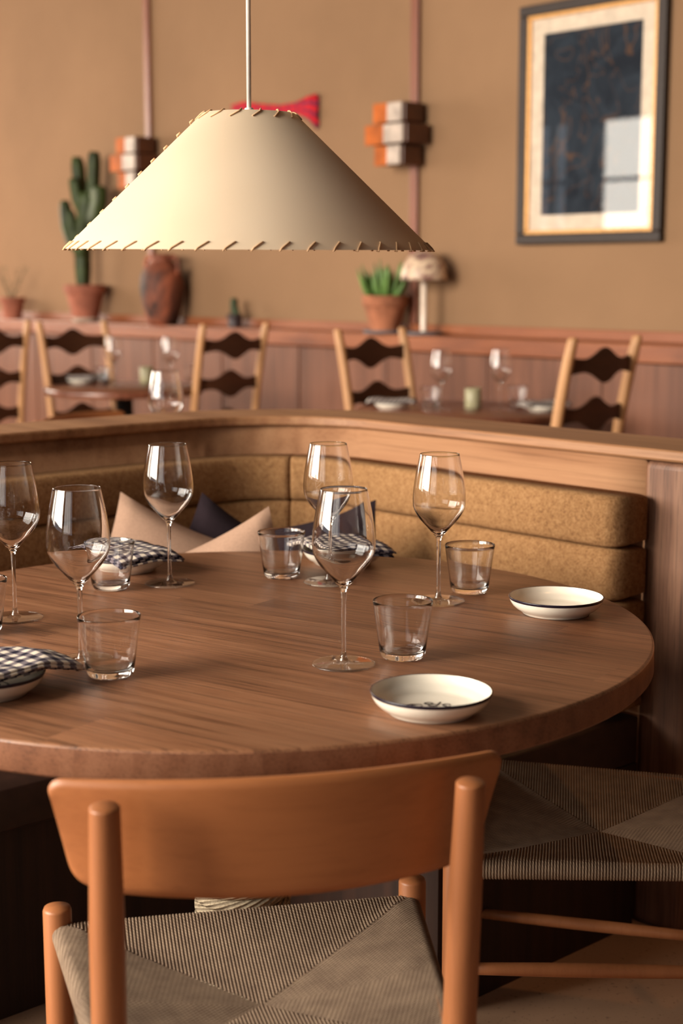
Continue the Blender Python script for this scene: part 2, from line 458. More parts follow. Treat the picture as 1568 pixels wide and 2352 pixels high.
pierced('wall_window', 's', S0, S1, DW, DW+.2, [(-1.98, -1.44), (-1.12, 2.45), (2.85, 7.0), (7.4, 9.9)], .95, (2.9, 2.9, 3.7, 3.0), M['base'])
pierced('wall_left', 'd', 0, DW, S0-.2, S0, [(.5, 4.7)], .95, (3.1,), M['wall'])
def window_frame(name, along, a0, a1, c, z0, z1, nv):
    mb = MB()
    def bx(x0, x1, za, zb):
        if along == 's': sdbox(mb, x0, x1, c-.035, c+.035, za, zb)
        else: sdbox(mb, c-.035, c+.035, x0, x1, za, zb)
    bx(a0, a0+.07, z0, z1); bx(a1-.07, a1, z0, z1)
    bx(a0+.07, a1-.07, z0, z0+.07); bx(a0+.07, a1-.07, z1-.07, z1)
    for i in range(1, nv):
        x = a0 + (a1-a0)*i/nv; bx(x-.03, x+.03, z0+.07, z1-.07)
    zz = z0 + (z1-z0)*.66
    for i in range(nv):
        x0 = a0 + (a1-a0)*i/nv + (.03 if i else .07); x1 = a0 + (a1-a0)*(i+1)/nv - (.03 if i < nv-1 else .07)
        bx(x0, x1, zz-.018, zz+.018)
    return struct(mb.build(name, M['dark'], smooth=False))
window_frame('window_1', 's', 2.85, 7.0, DW+.08, .95, 3.7, 7)
window_frame('window_2', 's', -1.12, 2.45, DW+.08, .95, 2.9, 5)
window_frame('window_5', 's', -1.98, -1.44, DW+.08, .95, 2.9, 2)
window_frame('window_4', 's', 7.4, 9.9, DW+.08, .95, 3.0, 4)
window_frame('window_3', 'd', .5, 4.7, S0-.08, .95, 3.1, 5)
mb = MB()
for i in range(8):
    s = -.9 + i*1.5; sdbox(mb, s, s+.16, 0, DW, ZC_-.16, ZC_)
tag(mb.build('trim_3', M['ceil'], smooth=False), kind='structure')

# wainscot and ledge of the back wall
mb = MB(); x = S0
while x < S1-.1:
    x1 = min(x+.62, S1); sdbox(mb, x+.006, x1-.006, 0, .155, 0, .915); x = x1
sdbox(mb, S0, S1, 0, .148, 0, .915)
struct(mb.build('trim_1', M['wains'], bevel=.004, smooth=False))
mb = MB(); sdbox(mb, S0, S1, 0, .185, .918, .99); struct(mb.build('trim_2', M['wtrim'], bevel=.006, smooth=False))
mb = MB(); sdbox(mb, S0, S1, 0, .02, .99, 1.033); struct(mb.build('trim_4', M['wtrim'], bevel=.003, smooth=False))
for i, s in enumerate((1.735, 3.825)):
    mb = MB(); sdbox(mb, s-.024, s+.024, 0, .022, 1.033, ZC_)
    tag(mb.build('wall_batten', M['strip'], bevel=.004, smooth=False),
        ('narrow brown wooden batten up the wall above the clay urn', 'narrow brown wooden batten up the wall between lampshade and framed picture')[i],
        'batten', 'battens carrying the wall lights')

# ------------------------------------------------------------------ wall lights
def sconce(s, z, label):
    r = empty('wall_sconce', W(s, .022, z), ROT_U)   # local x = u, local -y = n (into the room)
    tag(r, label, 'wall light', 'tiled wall lights on the battens')
    H = .27
    tiers = ((.09, .102, .125), (-.005, .135, .145), (-.097, .092, .125))
    b = MB()
    for zc, w_, dp in tiers:
        box(b, (0.005, -dp/2, zc), w_*2-.02, dp-.004, .086)
    b.build('housing', M['tile_b'], r, bevel=.006, smooth=False)
    for zc, w_, dp in tiers:
        t = MB(); box(t, (-w_*.52, -dp-.004, zc), w_*.92, .010, .088); t.build('amber_tile', M['tile_o'], r, bevel=.003, smooth=False)
        t = MB(); box(t, (w_*.40, -dp-.007, zc), w_*.92, .014, .084); t.build('white_tile', M['tile_w'], r, bevel=.004, smooth=False)
        t = MB(); box(t, (-w_-.006, -dp*.55, zc), .014, dp*.8, .080); t.build('cream_tile', M['tile_c'], r, bevel=.003, smooth=False)
    return r
M['tile_w'] = plain('milky_glazed_tile', (168, 152, 140), .5, .35, .16, 16)
sconce(3.80, 1.885, 'amber and white tiled wall light left of the framed picture')
sconce(1.72, 1.875, 'amber and white tiled wall light above the clay urn, partly behind the lampshade')

# ------------------------------------------------------------------ framed picture
pr = empty('framed_picture', W(4.83, .0, 1.87), ROT_U)
tag(pr, 'dark-framed print with gilt inner edge and cream mat on ochre wall', 'picture')
PW, PH = .745, .975
def ring(mb, w0, h0, w1, h1, y0, y1):
    for (cx, cz, sx, sz) in ((0, (h0+h1)/4, w0, (h0-h1)/2), (0, -(h0+h1)/4, w0, (h0-h1)/2), ((w0+w1)/4, 0, (w0-w1)/2, h1), (-(w0+w1)/4, 0, (w0-w1)/2, h1)):
        box(mb, (cx, (y0+y1)/2, cz), sx, abs(y1-y0), sz)
mb = MB(); ring(mb, PW, PH, PW-.085, PH-.085, 0, -.035); mb.build('frame', M['frame_d'], pr, bevel=.006, smooth=False)
mb = MB(); ring(mb, PW-.085, PH-.085, PW-.115, PH-.115, 0, -.028); mb.build('gilt_fillet', M['gold'], pr, bevel=.003, smooth=False)
mb = MB(); ring(mb, PW-.115, PH-.115, .50, .735, -.002, -.012); mb.build('mat', M['mat'], pr, smooth=False)
mb = MB(); box(mb, (0, -.005, 0), .502, .006, .737); mb.build('print', M['art'], pr, smooth=False)
a_, b_ = (PW-.115)/2, (PH-.115)/2
mb = MB(); mb.add([(-a_, -.0185, -b_), (a_, -.0185, -b_), (a_, -.0185, b_), (-a_, -.0185, b_)], [(0, 1, 2, 3)]); mb.build('glass_pane', M['pane'], pr, smooth=False)
nest(pr, 'frame', 'gilt_fillet')

# red cloth pinned to wall
def cloth_red():
    pts_top = [(530, 242), (560, 234), (600, 240), (640, 241), (676, 234), (705, 221), (729, 215)]
    pts_bot = [(533, 256), (570, 262), (610, 262), (650, 262), (680, 262), (705, 275), (728, 298)]
    mb = MB(); n = len(pts_top); NR = 5; vs = []; uv = []
    for i in range(n):
        for j in range(NR+1):
            k = j/NR; px = pts_top[i][0]*(1-k)+pts_bot[i][0]*k; py = pts_top[i][1]*(1-k)+pts_bot[i][1]*k
            s, z = at_wall(px, py, .02); dd = .018 + .010*sin(j*2.3+i*1.3)
            vs.append(W(s, dd, z)); uv.append((i/(n-1)*2, k))
    fs = [(i*(NR+1)+j, i*(NR+1)+j+1, (i+1)*(NR+1)+j+1, (i+1)*(NR+1)+j) for i in range(n-1) for j in range(NR)]
    mb.add(vs, fs); o = mb.build('plaid_cloth', M['plaid'])
    u = o.data.uv_layers.new(name='UVMap')
    for p in o.data.polygons:
        for li, vi in zip(p.loop_indices, p.vertices): u.data[li].uv = uv[vi]
    m = o.modifiers.new('s', 'SOLIDIFY'); m.thickness = .003
    return tag(o, 'gathered red plaid cloth pinned on the wall behind the lampshade', 'cloth')
cloth_red()

# ------------------------------------------------------------------ ledge objects
ZL = .99
def on_ledge(px, d=.135):
    s, _ = at_wall(px, 740, d); return W(s, d, ZL)
def pot_mesh(r0, r1, h, rim_h, rim_t):
    return [(0, 0), (r0, 0), (r1-.004, h-rim_h), (r1-.004+rim_t, h-rim_h), (r1+rim_t, h), (r1, h), (r1-.008, h-.02), (0, h-.02)]
def cactus(mb, pts, r, M_=None):
    P = [Vector(p) for p in pts]; out = []
    for i in range(len(P)-1):
        for k in range(6): out.append(P[i].lerp(P[i+1], k/6))
    out.append(P[-1]); n = len(out)
    rr = [r*(.75 + .25*sin(min(1, i/(n*.35))*pi/2)) * (1 if i < n*.8 else max(.15, sqrt(max(0, 1-((i-n*.8)/(n*.2))**2)))) for i in range(n)]
    tube(mb, out, rr, 10, star=.28)
p = on_ledge(197); r = empty('potted_cactus', p, ROT_U)
tag(r, 'tall branching green cactus in a wide terracotta pot on ledge', 'potted cactus')
mb = MB(); lathe(mb, pot_mesh(.072, .112, .215, .05, .012), 40); mb.build('pot', M['terra'], r, bevel=.003)
mb = MB(); lathe(mb, [(0, .001), (.0735, 0), (.08, .026), (0, .026)], 40); mb.build('lime_band', M['limey'], r)
mb = MB(); lathe(mb, [(0, .19), (.102, .188), (0, .196)], 32); mb.build('soil', M['soil'], r); nest(r, 'pot', 'soil', 'lime_band')
mb = MB()
cactus(mb, [(-.02, 0, .19), (-.022, 0, .31), (-.02, 0, .43), (-.02, 0, .52)], .040)
cactus(mb, [(-.02, -.01, .38), (.0, -.01, .50), (.045, -.01, .62), (.06, -.01, .74)], .046)
cactus(mb, [(.045, 0, .58), (.085, .01, .70), (.105, .01, .84), (.115, .01, .965)], .032)
cactus(mb, [(.02, .0, .52), (-.02, .02, .68), (-.065, .02, .80), (-.085, .02, .945)], .034)
cactus(mb, [(-.02, 0, .40), (-.09, -.02, .46), (-.145, -.02, .55), (-.165, -.02, .70)], .030)
cactus(mb, [(-.05, -.01, .43), (-.09, -.02, .52), (-.105, -.02, .64)], .022)
cactus(mb, [(.06, 0, .54), (.14, .0, .60), (.175, .0, .68), (.18, 0, .77)], .040)
cactus(mb, [(.04, 0, .58), (.0, -.03, .70), (-.03, -.03, .82)], .034)
mb.build('cactus_stem', M['cactus'], r)

p = on_ledge(30); r = empty('potted_twig_plant', p, ROT_U)
tag(r, 'small terracotta pot with sparse twiggy plant at left end of ledge', 'potted plant')
mb = MB(); lathe(mb, pot_mesh(.055, .076, .135, .03, .008), 36); mb.build('pot', M['terra'], r, bevel=.003)
mb = MB(); lathe(mb, [(0, .115), (.07, .113), (0, .118)], 28); mb.build('soil', M['soil'], r); nest(r, 'pot', 'soil', 'lime_band')
random.seed(4); tw = MB(); lf = MB()
for k in range(7):
    a = random.uniform(-1.2, 1.2); q = Vector((0, 0, .11)); pts = [q.copy()]
    for j in range(6):
        q = q + Vector((sin(a)*.035, random.uniform(-.01, .01), .03+.008*random.random())); a += random.uniform(-.1, .25)*(1 if a > 0 else -1); pts.append(q.copy())
        for _ in range(2):
            c = q + Vector((random.uniform(-.012, .012), random.uniform(-.01, .01), random.uniform(-.008, .01)))
            d1 = Vector((random.uniform(-1, 1), random.uniform(-1, 1), random.uniform(-.5, 1))).normalized()*.011; d2 = d1.cross(Vector((.3, .8, .2))).normalized()*.004
            lf.add([c-d1, c+d2, c+d1, c-d2, c+Vector((0, .002, 0)), c-Vector((0, .002, 0))], [(0,1,4), (1,2,4), (2,3,4), (3,0,4), (1,0,5), (2,1,5), (3,2,5), (0,3,5)])
    tube(tw, pts, [.0024*(1-.1*i) for i in range(len(pts))], 5)
tw.build('stems', M['twig'], r); lf.build('leaves', M['leafsmall'], r)

p = on_ledge(374, .135); r = empty('clay_urn', p, ROT_U+.25)
tag(r, 'fire-blackened clay urn with loop handles on the ledge', 'urn')
mb = MB(); lathe(mb, [(0, 0), (.078, 0), (.090, .03), (.112, .12), (.122, .20), (.116, .265), (.095, .31), (.066, .335), (.058, .350), (.066, .37), (.070, .38), (.060, .382), (.050, .36), (.05, .33), (0, .32)], 48)
mb.build('vessel', M['urn'], r)
for sgn in (-1, 1):
    mb = MB(); tube(mb, [(sgn*.060, 0, .355), (sgn*.085, 0, .368), (sgn*.108, 0, .355), (sgn*.114, 0, .325), (sgn*.110, 0, .285), (sgn*.100, 0, .265)], .012, 10)
    mb.build('handle', M['urn'], r)

p = on_ledge(539, .10); r = empty('miniature_cactus', p, ROT_U)
tag(r, 'tiny cactus in a small dark pot alone on the ledge', 'potted cactus')
mb = MB(); lathe(mb, pot_mesh(.036, .040, .068, .02, .003), 28); mb.build('pot', M['blackpot'], r, bevel=.002)
mb = MB(); cactus(mb, [(-.006, 0, .05), (-.008, 0, .10), (-.006, 0, .15)], .017); cactus(mb, [(.016, 0, .05), (.018, 0, .08), (.018, 0, .10)], .011)
mb.build('cactus_stem', M['cactus'], r)

p = on_ledge(884, .12)
dish = MB(); lathe(dish, [(0, 0), (.098, 0), (.104, .016), (.098, .016), (.092, .008), (0, .008)], 40)
o = dish.build('plant_dish', M['slate'], loc=p); tag(o, 'flat grey dish under the pot of green succulent', 'dish')
r = empty('potted_succulent', p + Vector((0, 0, .008)), ROT_U)
tag(r, 'spiky green succulent in weathered terracotta pot on grey dish', 'potted plant')
mb = MB(); lathe(mb, [(0, 0), (.064, 0), (.097, .115), (.104, .118), (.108, .165), (.098, .167), (.094, .15), (0, .15)], 40); mb.build('pot', M['terra2'], r, bevel=.003)
mb = MB(); lathe(mb, [(0, .15), (.094, .15), (0, .156)], 28); mb.build('soil', M['soil'], r); nest(r, 'pot', 'soil', 'lime_band')
random.seed(9)
for k in range(30):
    a = random.uniform(0, 2*pi); tilt = random.uniform(.05, 1.05) if k > 6 else random.uniform(.6, 1.25); Ln = random.uniform(.12, .20)
    R0 = .02 + .03*tilt; pts = []
    for j in range(8):
        t_ = j/7; th = tilt*(1 - .35*t_); pts.append(Vector((cos(a)*(R0+Ln*t_*sin(th)), sin(a)*(R0+Ln*t_*sin(th)), .145+Ln*t_*cos(th))))
    mb = MB(); tube(mb, pts, [.012*(1.0 + .5*sin(j/7*pi))*(1-.93*(j/7)**2) for j in range(8)], 7); mb.build('leaf', M['aloe'], r)

p = on_ledge(973, .12); r = empty('mushroom_lamp', p, ROT_U)
tag(r, 'mushroom table lamp with marbled dome shade and pale stem', 'table lamp')
mb = MB(); lathe(mb, [(0, 0), (.085, 0), (.088, .008), (.08, .014), (0, .016)], 40); mb.build('base', M['slate'], r)
mb = MB(); lathe(mb, [(.0145, .012), (.0145, .30), (0, .30)], 24); mb.build('stem', M['chrome'], r)
mb = MB(); pf = [(.106*sin(t*pi/2/10) if t < 10 else .106, .252 + .125*cos(t*pi/2/10)) for t in range(11)]
pf += [(.104, .243), (.100, .243)] + [(.102*sin(t*pi/2/10), .252 + .120*cos(t*pi/2/10)) for t in range(10, -1, -1)]
lathe(mb, pf, 48); mb.build('lamp_shade', M['marbled'], r)

# ------------------------------------------------------------------ curved booth
RI = .28; SL, DR = 6.075, 2.66
def booth_path(off, s_end=7.21, d_end=5.0, nd=12, s_start=None):
    """centre line offset toward the sitter by off; starts at the right-hand end"""
    P = []
    c = (SL+RI, DR+RI); r = RI - off
    outs = lambda a: (U*cos(a) + N*sin(a))
    n1 = 8
    for i in range(n1): P.append((W(s_end + (c[0]-s_end)*i/n1, DR+off), N))
    if r > .03:
        for i in range(nd+1):
            a = -pi/2 - (pi/2)*i/nd     # from pointing -N side to -U side
            pos = W(c[0] + r*cos(a), c[1] + r*sin(a)); P.append((pos, -(U*cos(a)+N*sin(a))))
    else:
        P = []
        sx = SL+off; dx = DR+off
        for i in range(n1): P.append((W(s_end + (sx-s_end)*i/n1, dx), N))
        P.append((W(sx, dx), (U+N)))
    base = c[1] if r > .03 else DR+off
    for i in range(1, n1+1):
        P.append((W(SL+off, base + (d_end-base)*i/n1), U))
    return P
bo = empty('curved_booth', W(7.0, 2.6, 0), 0)
tag(bo, 'curved oak banquette booth with ochre channelled upholstery around the round table', 'booth')
def bchild(mb, name, mat, **kw):
    o = mb.build(name, mat, **kw); o.parent = bo; o.location = -Vector(bo.location); return o
path = booth_path(0, 7.215)
mb = MB(); sweep(mb, path, [(-.19, .908), (.0, .908), (.0, .93), (-.19, .93)]); bchild(mb, 'top_rail', M['rail'], bevel=.005, smooth=True, angle=60)
path = booth_path(-.012, 7.094)
mb = MB(); sweep(mb, path, [(-.15, .02), (0, .02), (0, .9075), (-.15, .9075)]); bchild(mb, 'back_panel', M['panel'], smooth=True)
mb = MB(); sdbox(mb, 7.088, 7.20, 2.475, 2.648, 0, .9075); bchild(mb, 'end_post', M['post'], bevel=.016, seg=4, smooth=True)
# channelled back cushions
zs = [.848, .750, .650, .545, .432]
def roll_prof(z0, z1, dep):
    h = z1-z0; P = []
    n = 12
    for i in range(n+1):
        t = i/n; a = -pi/2 + pi*t
        P.append((dep-.020 + .020*max(0, cos(a))**.5, z0 + .0005 + (h-.001)*(.5+.5*sin(a))))
    P.append((.004, z1-.004)); P.append((.004, z0+.004))
    return P
full = booth_path(0.0, 7.112, 5.0, 14)
def cut(pth, a, b): return pth[a:b]
seam = 8 + 6
for k in range(4):
    pf = roll_prof(zs[k+1], zs[k], .102)
    for a, b in ((0, seam+1), (seam, len(full))):
        seg = [(Vector(p_), o_) for p_, o_ in full[a:b]]
        mb = MB()
        # pinch rounded ends
        def ends(seg, pf):
            out = []; n_ = len(seg)
            d0 = (seg[1][0]-seg[0][0]).normalized(); d1 = (seg[-2][0]-seg[-1][0]).normalized()
            big = a == 0
            e0 = [(0, .66), (.006, .84), (.016, .95), (.030, 1.0)] if big else [(.0005, .93), (.004, .975), (.012, 1)]
            e1 = [(.0005, .93), (.004, .975), (.012, 1)]
            for dd, sc in e0: out.append((seg[0][0]+d0*dd, seg[0][1], sc))
            for q in seg[1:-1]: out.append((q[0], q[1], 1.0))
            for dd, sc in reversed(e1): out.append((seg[-1][0]+d1*dd, seg[-1][1], sc))
            vs = []; n = len(pf); zc = (zs[k]+zs[k+1])/2
            for p_, o_, sc in out:
                for aa, z in pf: vs.append(p_ + o_*(aa*sc) + Vector((0, 0, zc + (z-zc)*(1-(1-sc)*.35))))
            fs = []; m_ = len(out)
            for i in range(m_-1):
                for kk in range(n):
                    k2 = (kk+1) % n; fs.append((i*n+kk, (i+1)*n+kk, (i+1)*n+k2, i*n+k2))
            fs.append(tuple(range(n))); fs.append(tuple(reversed([(m_-1)*n+kk for kk in range(n)])))
            return vs, fs
        mb.add(*ends(seg, pf)); bchild(mb, 'back_cushion', M['boucle'])
# seat: L-shaped with curved corner
mb = MB(); pth = booth_path(.30, 7.112, 5.0, 14)
sweep(mb, pth, [(-.29, .33), (.255, .33), (.28, .342), (.285, .38), (.275, .410), (.25, .420), (-.29, .420)]); bchild(mb, 'seat_cushion', M['leather'] if 'leather' in M else M['boucle'], bevel=.006)
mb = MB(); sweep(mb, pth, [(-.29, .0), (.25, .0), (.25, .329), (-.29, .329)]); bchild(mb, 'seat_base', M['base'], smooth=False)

# ------------------------------------------------------------------ pillows on the bench
def pillow(loc, rz, tilt, roll, size, mat, label, seed, thick=.06):
    n = 22; mb = MB(); vs = []
    for side in (1, -1):
        for i in range(n+1):
            for j in range(n+1):
                x = -1 + 2*i/n; y = -1 + 2*j/n
                t = max(0, (1-x*x)*(1-y*y))**.42
                px_ = x*(1 - .11*(1-y*y)); py_ = y*(1 - .11*(1-x*x))
                wr = noise.noise(Vector((x*1.8+seed, y*1.8, side*2)))*.012*t
                vs.append(Vector((px_*size/2, side*(t*thick+wr), py_*size/2)))
    fs = []; o1 = (n+1)**2
    for s_ in (0, 1):
        for i in range(n):
            for j in range(n):
                q = [s_*o1+i*(n+1)+j, s_*o1+(i+1)*(n+1)+j, s_*o1+(i+1)*(n+1)+j+1, s_*o1+i*(n+1)+j+1]
                fs.append(tuple(q) if s_ else tuple(reversed(q)))
    Mx = Matrix.Translation(loc) @ Matrix.Rotation(rz, 4, 'Z') @ Matrix.Rotation(tilt, 4, 'X') @ Matrix.Rotation(roll, 4, 'Y')
    vs = [Mx.inverted() @ Mx @ v for v in vs]
    mb.add(vs, fs); o = mb.build('throw_pillow', mat); o.matrix_world = Mx
    bm_ = o.data; 
    return tag(o, label, 'pillow', 'throw pillows on the booth bench')
pillow(Vector((-.338, 2.92, .590)), radians(14), radians(-16), radians(24), .36, M['pil_beige'], 'dusty pink linen pillow leaning at the left of the booth corner', 1)
pillow(Vector((-.240, 2.79, .572)), radians(-6), radians(-16), radians(-24), .37, M['pil_beige'], 'dusty pink linen pillow with its corner pointing right toward a tumbler', 5)
pillow(Vector((-.215, 3.0, .565)), radians(8), radians(-10), radians(30), .36, M['pil_dark'], 'dark aubergine pillow tucked between the two pink ones', 8, .06)
pillow(Vector((-.07, 2.95, .592)), radians(-22), radians(-12), radians(-14), .36, M['pil_dark'], 'dark aubergine pillow behind the two overlapping wine glasses', 12)

# ------------------------------------------------------------------ round dining table
TC = Vector((-.149, 2.137, 0)); TR = .595
tb = empty('round_dining_table', TC, 0)
tag(tb, 'large round oiled oak table on a rope-wrapped pedestal, laid for six', 'table')
mb = MB()
lathe(mb, [(0, .740), (TR-.004, .740), (TR-.001, .739), (TR, .736)], 160, mi=0)
lathe(mb, [(TR, .736), (TR+.0005, .705), (TR-.003, .701), (0, .701)], 160, mi=1)
mb.build('tabletop', [M['table'], M['table_edge']], tb)
mb = MB(); lathe(mb, [(0, 0), (.26, 0), (.265, .012), (.25, .022), (.07, .035), (.056, .05), (.056, .7005), (0, .7005)], 48); mb.build('pedestal', M['metal'], tb)
mb = MB(); pts = []; turns = 35.9; SEG = 26
r0 = .0565; tr_ = .0098; pitch = .0178
for i in range(int(turns*SEG)+1):
    a = 2*pi*i/SEG; pts.append(Vector(((r0+tr_*.75)*cos(a), (r0+tr_*.75)*sin(a), .052 + pitch*i/SEG)))
tube(mb, pts, tr_, 8); o = mb.build('rope_wrap', M['rope'], tb)
u = o.data.uv_layers.new(name='UVMap')
for p_ in o.data.polygons:
    for li, vi in zip(p_.loop_indices, p_.vertices):
        u.data[li].uv = ((vi//8)*.55, (vi % 8)*.6)

# ------------------------------------------------------------------ pendant lamp
def pendant():
    Y = 2.12; C = Vector((-.128, Y, 1.2805))
    r = empty('pendant_lamp', C, 0); r.rotation_euler = (radians(1.15), radians(.25), 0)
    tag(r, 'cream parchment cone pendant lamp with leather-laced edges over table', 'pendant lamp')
    RB, RT, H = .2555, .0635, .184
    mb = MB(); lathe(mb, [(RB, 0), (RT, H), (RT-.0015, H), (RB-.002, 0), (RB, 0)], 128); mb.build('lamp_shade', M['shade'], r)
    def whip(name, rad, z, n, lean, hgt, out):
        mb = MB(); sl = (RB-RT)/H
        for k in range(n):
            a = 2*pi*k/n
            def P(da, dz, o): 
                rr = rad - (dz)*sl*(1 if out > 0 else 1) + o
                return Vector((rr*cos(a+da), rr*sin(a+da), z+dz))
            sg = 1 if out > 0 else -1
            pts = [P(0, -.0012*sg, -.003), P(0, -.0016*sg, .0005), P(lean*.2, .002*sg, .0016), P(lean, hgt*sg, .0016), P(lean*1.05, hgt*sg, -.003)]
            tube(mb, pts, .0011, 5)
        mb.build(name, M['lace'], r)
    whip('rim_lacing', RB, 0, 46, .055, .0095, 1)
    whip('crown_lacing', RT, H, 15, -.19, .0085, -1)
    # laced seam running up the left side
    mb = MB(); a0 = radians(176)
    for k in range(10):
        t_ = (k+.6)/10.5; rr = RB + (RT-RB)*t_; z = H*t_
        pts = [Vector(((rr+.0006)*cos(a0-.0), (rr+.0006)*sin(a0-.0), z)), Vector(((rr+.0022)*cos(a0+.01), (rr+.0022)*sin(a0+.01), z+.004)), Vector(((rr-.003)*cos(a0+.03), (rr-.003)*sin(a0+.03), z+.008))]
        tube(mb, pts, .0015, 5)
    mb.build('seam_lacing', M['lace'], r)
    mb = MB(); lathe(mb, [(0, H-.015), (.0062, H-.015), (.0062, H+.0065), (.0055, H+.0075), (0, H+.0075)], 24); mb.build('cord_grip', M['white'], r)
    mb = MB(); tube(mb, [(0, 0, H+.006), (-.0003, 0, H+.5), (0, 0, ZC_-C.z-.02)], .0032, 12); mb.build('cord', M['white'], r)
    mb = MB()
    for k in range(3):
        a = 2*pi*k/3+.4; tube(mb, [(0, 0, H-.008), ((RT-.001)*cos(a), (RT-.001)*sin(a), H-.008)], .0015, 6)
    lathe(mb, [(RT-.003, H-.010), (RT-.0012, H-.010), (RT-.0012, H-.007), (RT-.003, H-.007), (RT-.003, H-.010)], 48)
    mb.build('spider_frame', M['metal'], r)
    mb = MB(); lathe(mb, [(0, H-.02), (.018, H-.02), (.020, H-.07), (.014, H-.075), (0, H-.075)], 24); mb.build('lamp_holder', M['white'], r)
    mb = MB(); lathe(mb, [(0, H-.075), (.012, H-.078), (.014, H-.09), (.026, H-.112), (.030, H-.13), (.024, H-.15), (0, H-.16)], 24); mb.build('bulb', M['ceramic'], r)
    nest(r, 'lamp_holder', 'bulb'); nest(r, 'cord', 'cord_grip'); nest(r, 'lamp_shade', 'rim_lacing', 'crown_lacing', 'seam_lacing', 'spider_frame')
pendant()

# ------------------------------------------------------------------ glassware
def smooth_prof(P, sub=4):
    out = []
    n = len(P)
    for i in range(n-1):
        p0, p1, p2, p3 = P[max(i-1, 0)], P[i], P[i+1], P[min(i+2, n-1)]
        for k in range(sub):
            t = k/sub
            f = lambda a, b, c, d: .5*((2*b) + (-a+c)*t + (2*a-5*b+4*c-d)*t*t + (-a+3*b-3*c+d)*t**3)
            out.append((max(0, f(p0[0], p1[0], p2[0], p3[0])), f(p0[1], p1[1], p2[1], p3[1])))
    out.append(P[-1]); return out
def wine_glass(name='wine_glass', seg=72):
    r = empty(name, (0, 0, 0))
    outer = smooth_prof([(.0037, .098), (.0058, .104), (.0125, .112), (.0215, .122), (.0320, .134), (.0393, .148), (.0412, .160), (.0405, .176), (.0380, .195), (.0345, .214), (.0306, .2325)], 5)
    inner = smooth_prof([(.0299, .2325), (.0338, .214), (.0373, .195), (.0398, .176), (.0405, .160), (.0385, .148), (.0312, .1355), (.0200, .1235), (.0105, .1145), (.0035, .1095), (0, .1085)], 5)
    mb = MB(); lathe(mb, outer + [(.0304, .2331), (.0301, .2331)] + inner, seg); mb.build('bowl', M['glass'], r)
    mb = MB(); lathe(mb, smooth_prof([(.0062, .0065), (.0048, .0105), (.0036, .016), (.0031, .025), (.0029, .05), (.0031, .08), (.0037, .098)], 4), 24 if seg > 40 else 12); mb.build('stem', M['glass'], r)
    mb = MB(); lathe(mb, [(0, .0004), (.040, .0004), (.0412, .0009), (.0418, .0018), (.0412, .0027)] + smooth_prof([(.040, .0031), (.030, .0033), (.018, .0037), (.010, .0046), (.0062, .0065)], 3), seg); mb.build('foot', M['thin'], r)
    return r
def tumbler(name='tumbler', seg=72):
    h = .078
    outer = [(0, .0003), (.024, .0003)] + smooth_prof([(.0262, .0008), (.0292, .0042), (.0312, .011), (.0330, .025), (.0365, .050), (.0403, h)], 4)
    inner = smooth_prof([(.0391, h), (.0353, .050), (.0317, .026), (.0296, .016), (.0262, .0108), (.018, .0088), (0, .0080)], 4)
    mb = MB(); lathe(mb, outer + [(.0400, h+.0006), (.0394, h+.0006)] + inner, seg); o = mb.build(name, M['glass']); return o
ZT = .740
G0 = wine_glass()
glasses = [((789, 1527), 'stemmed wine glass nearest the camera, at centre of the table'),
           ((187, 1522), 'stemmed wine glass standing behind the near left tumbler'),
           ((390, 1341), 'stemmed wine glass in front of the pink pillows, beside the folded napkin'),
           ((754, 1338), 'stemmed wine glass seen behind the nearest wine glass'),
           ((1006, 1382), 'stemmed wine glass right of centre, left of the far tumbler'),
           ((35, 1421), 'stemmed wine glass at the left edge of the picture')]
for i, (pp, lb) in enumerate(glasses):
    g = G0 if i == 0 else copy_tree(G0)
    g.location = at(pp[0], pp[1], ZT); g.rotation_euler.z = i*.9
    tag(g, lb, 'wine glass', 'wine glasses on the round table')
T0 = tumbler()
tums = [((925, 1379), 'clear tumbler in front of the right wine glass foot, near the cream plate'),
        ((250, 1414), 'clear tumbler at near left, nearest the camera of the tumblers'),
        ((646, 1221), 'clear tumbler in the middle at the far side of the table'),
        ((1079, 1251), 'clear tumbler standing right of the right-hand wine glass'),
        ((252, 1244), 'clear tumbler in front of the far left napkin'),
        ((-50, 1330), 'clear tumbler cut off by the left edge of the picture')]
for i, (pp, lb) in enumerate(tums):
    g = T0 if i == 0 else copy_tree(T0)
    q = at(pp[0], pp[1], ZT+.078); g.location = (q.x, q.y, ZT); g.rotation_euler.z = i*1.3
    tag(g, lb, 'tumbler', 'tumblers on the round table')

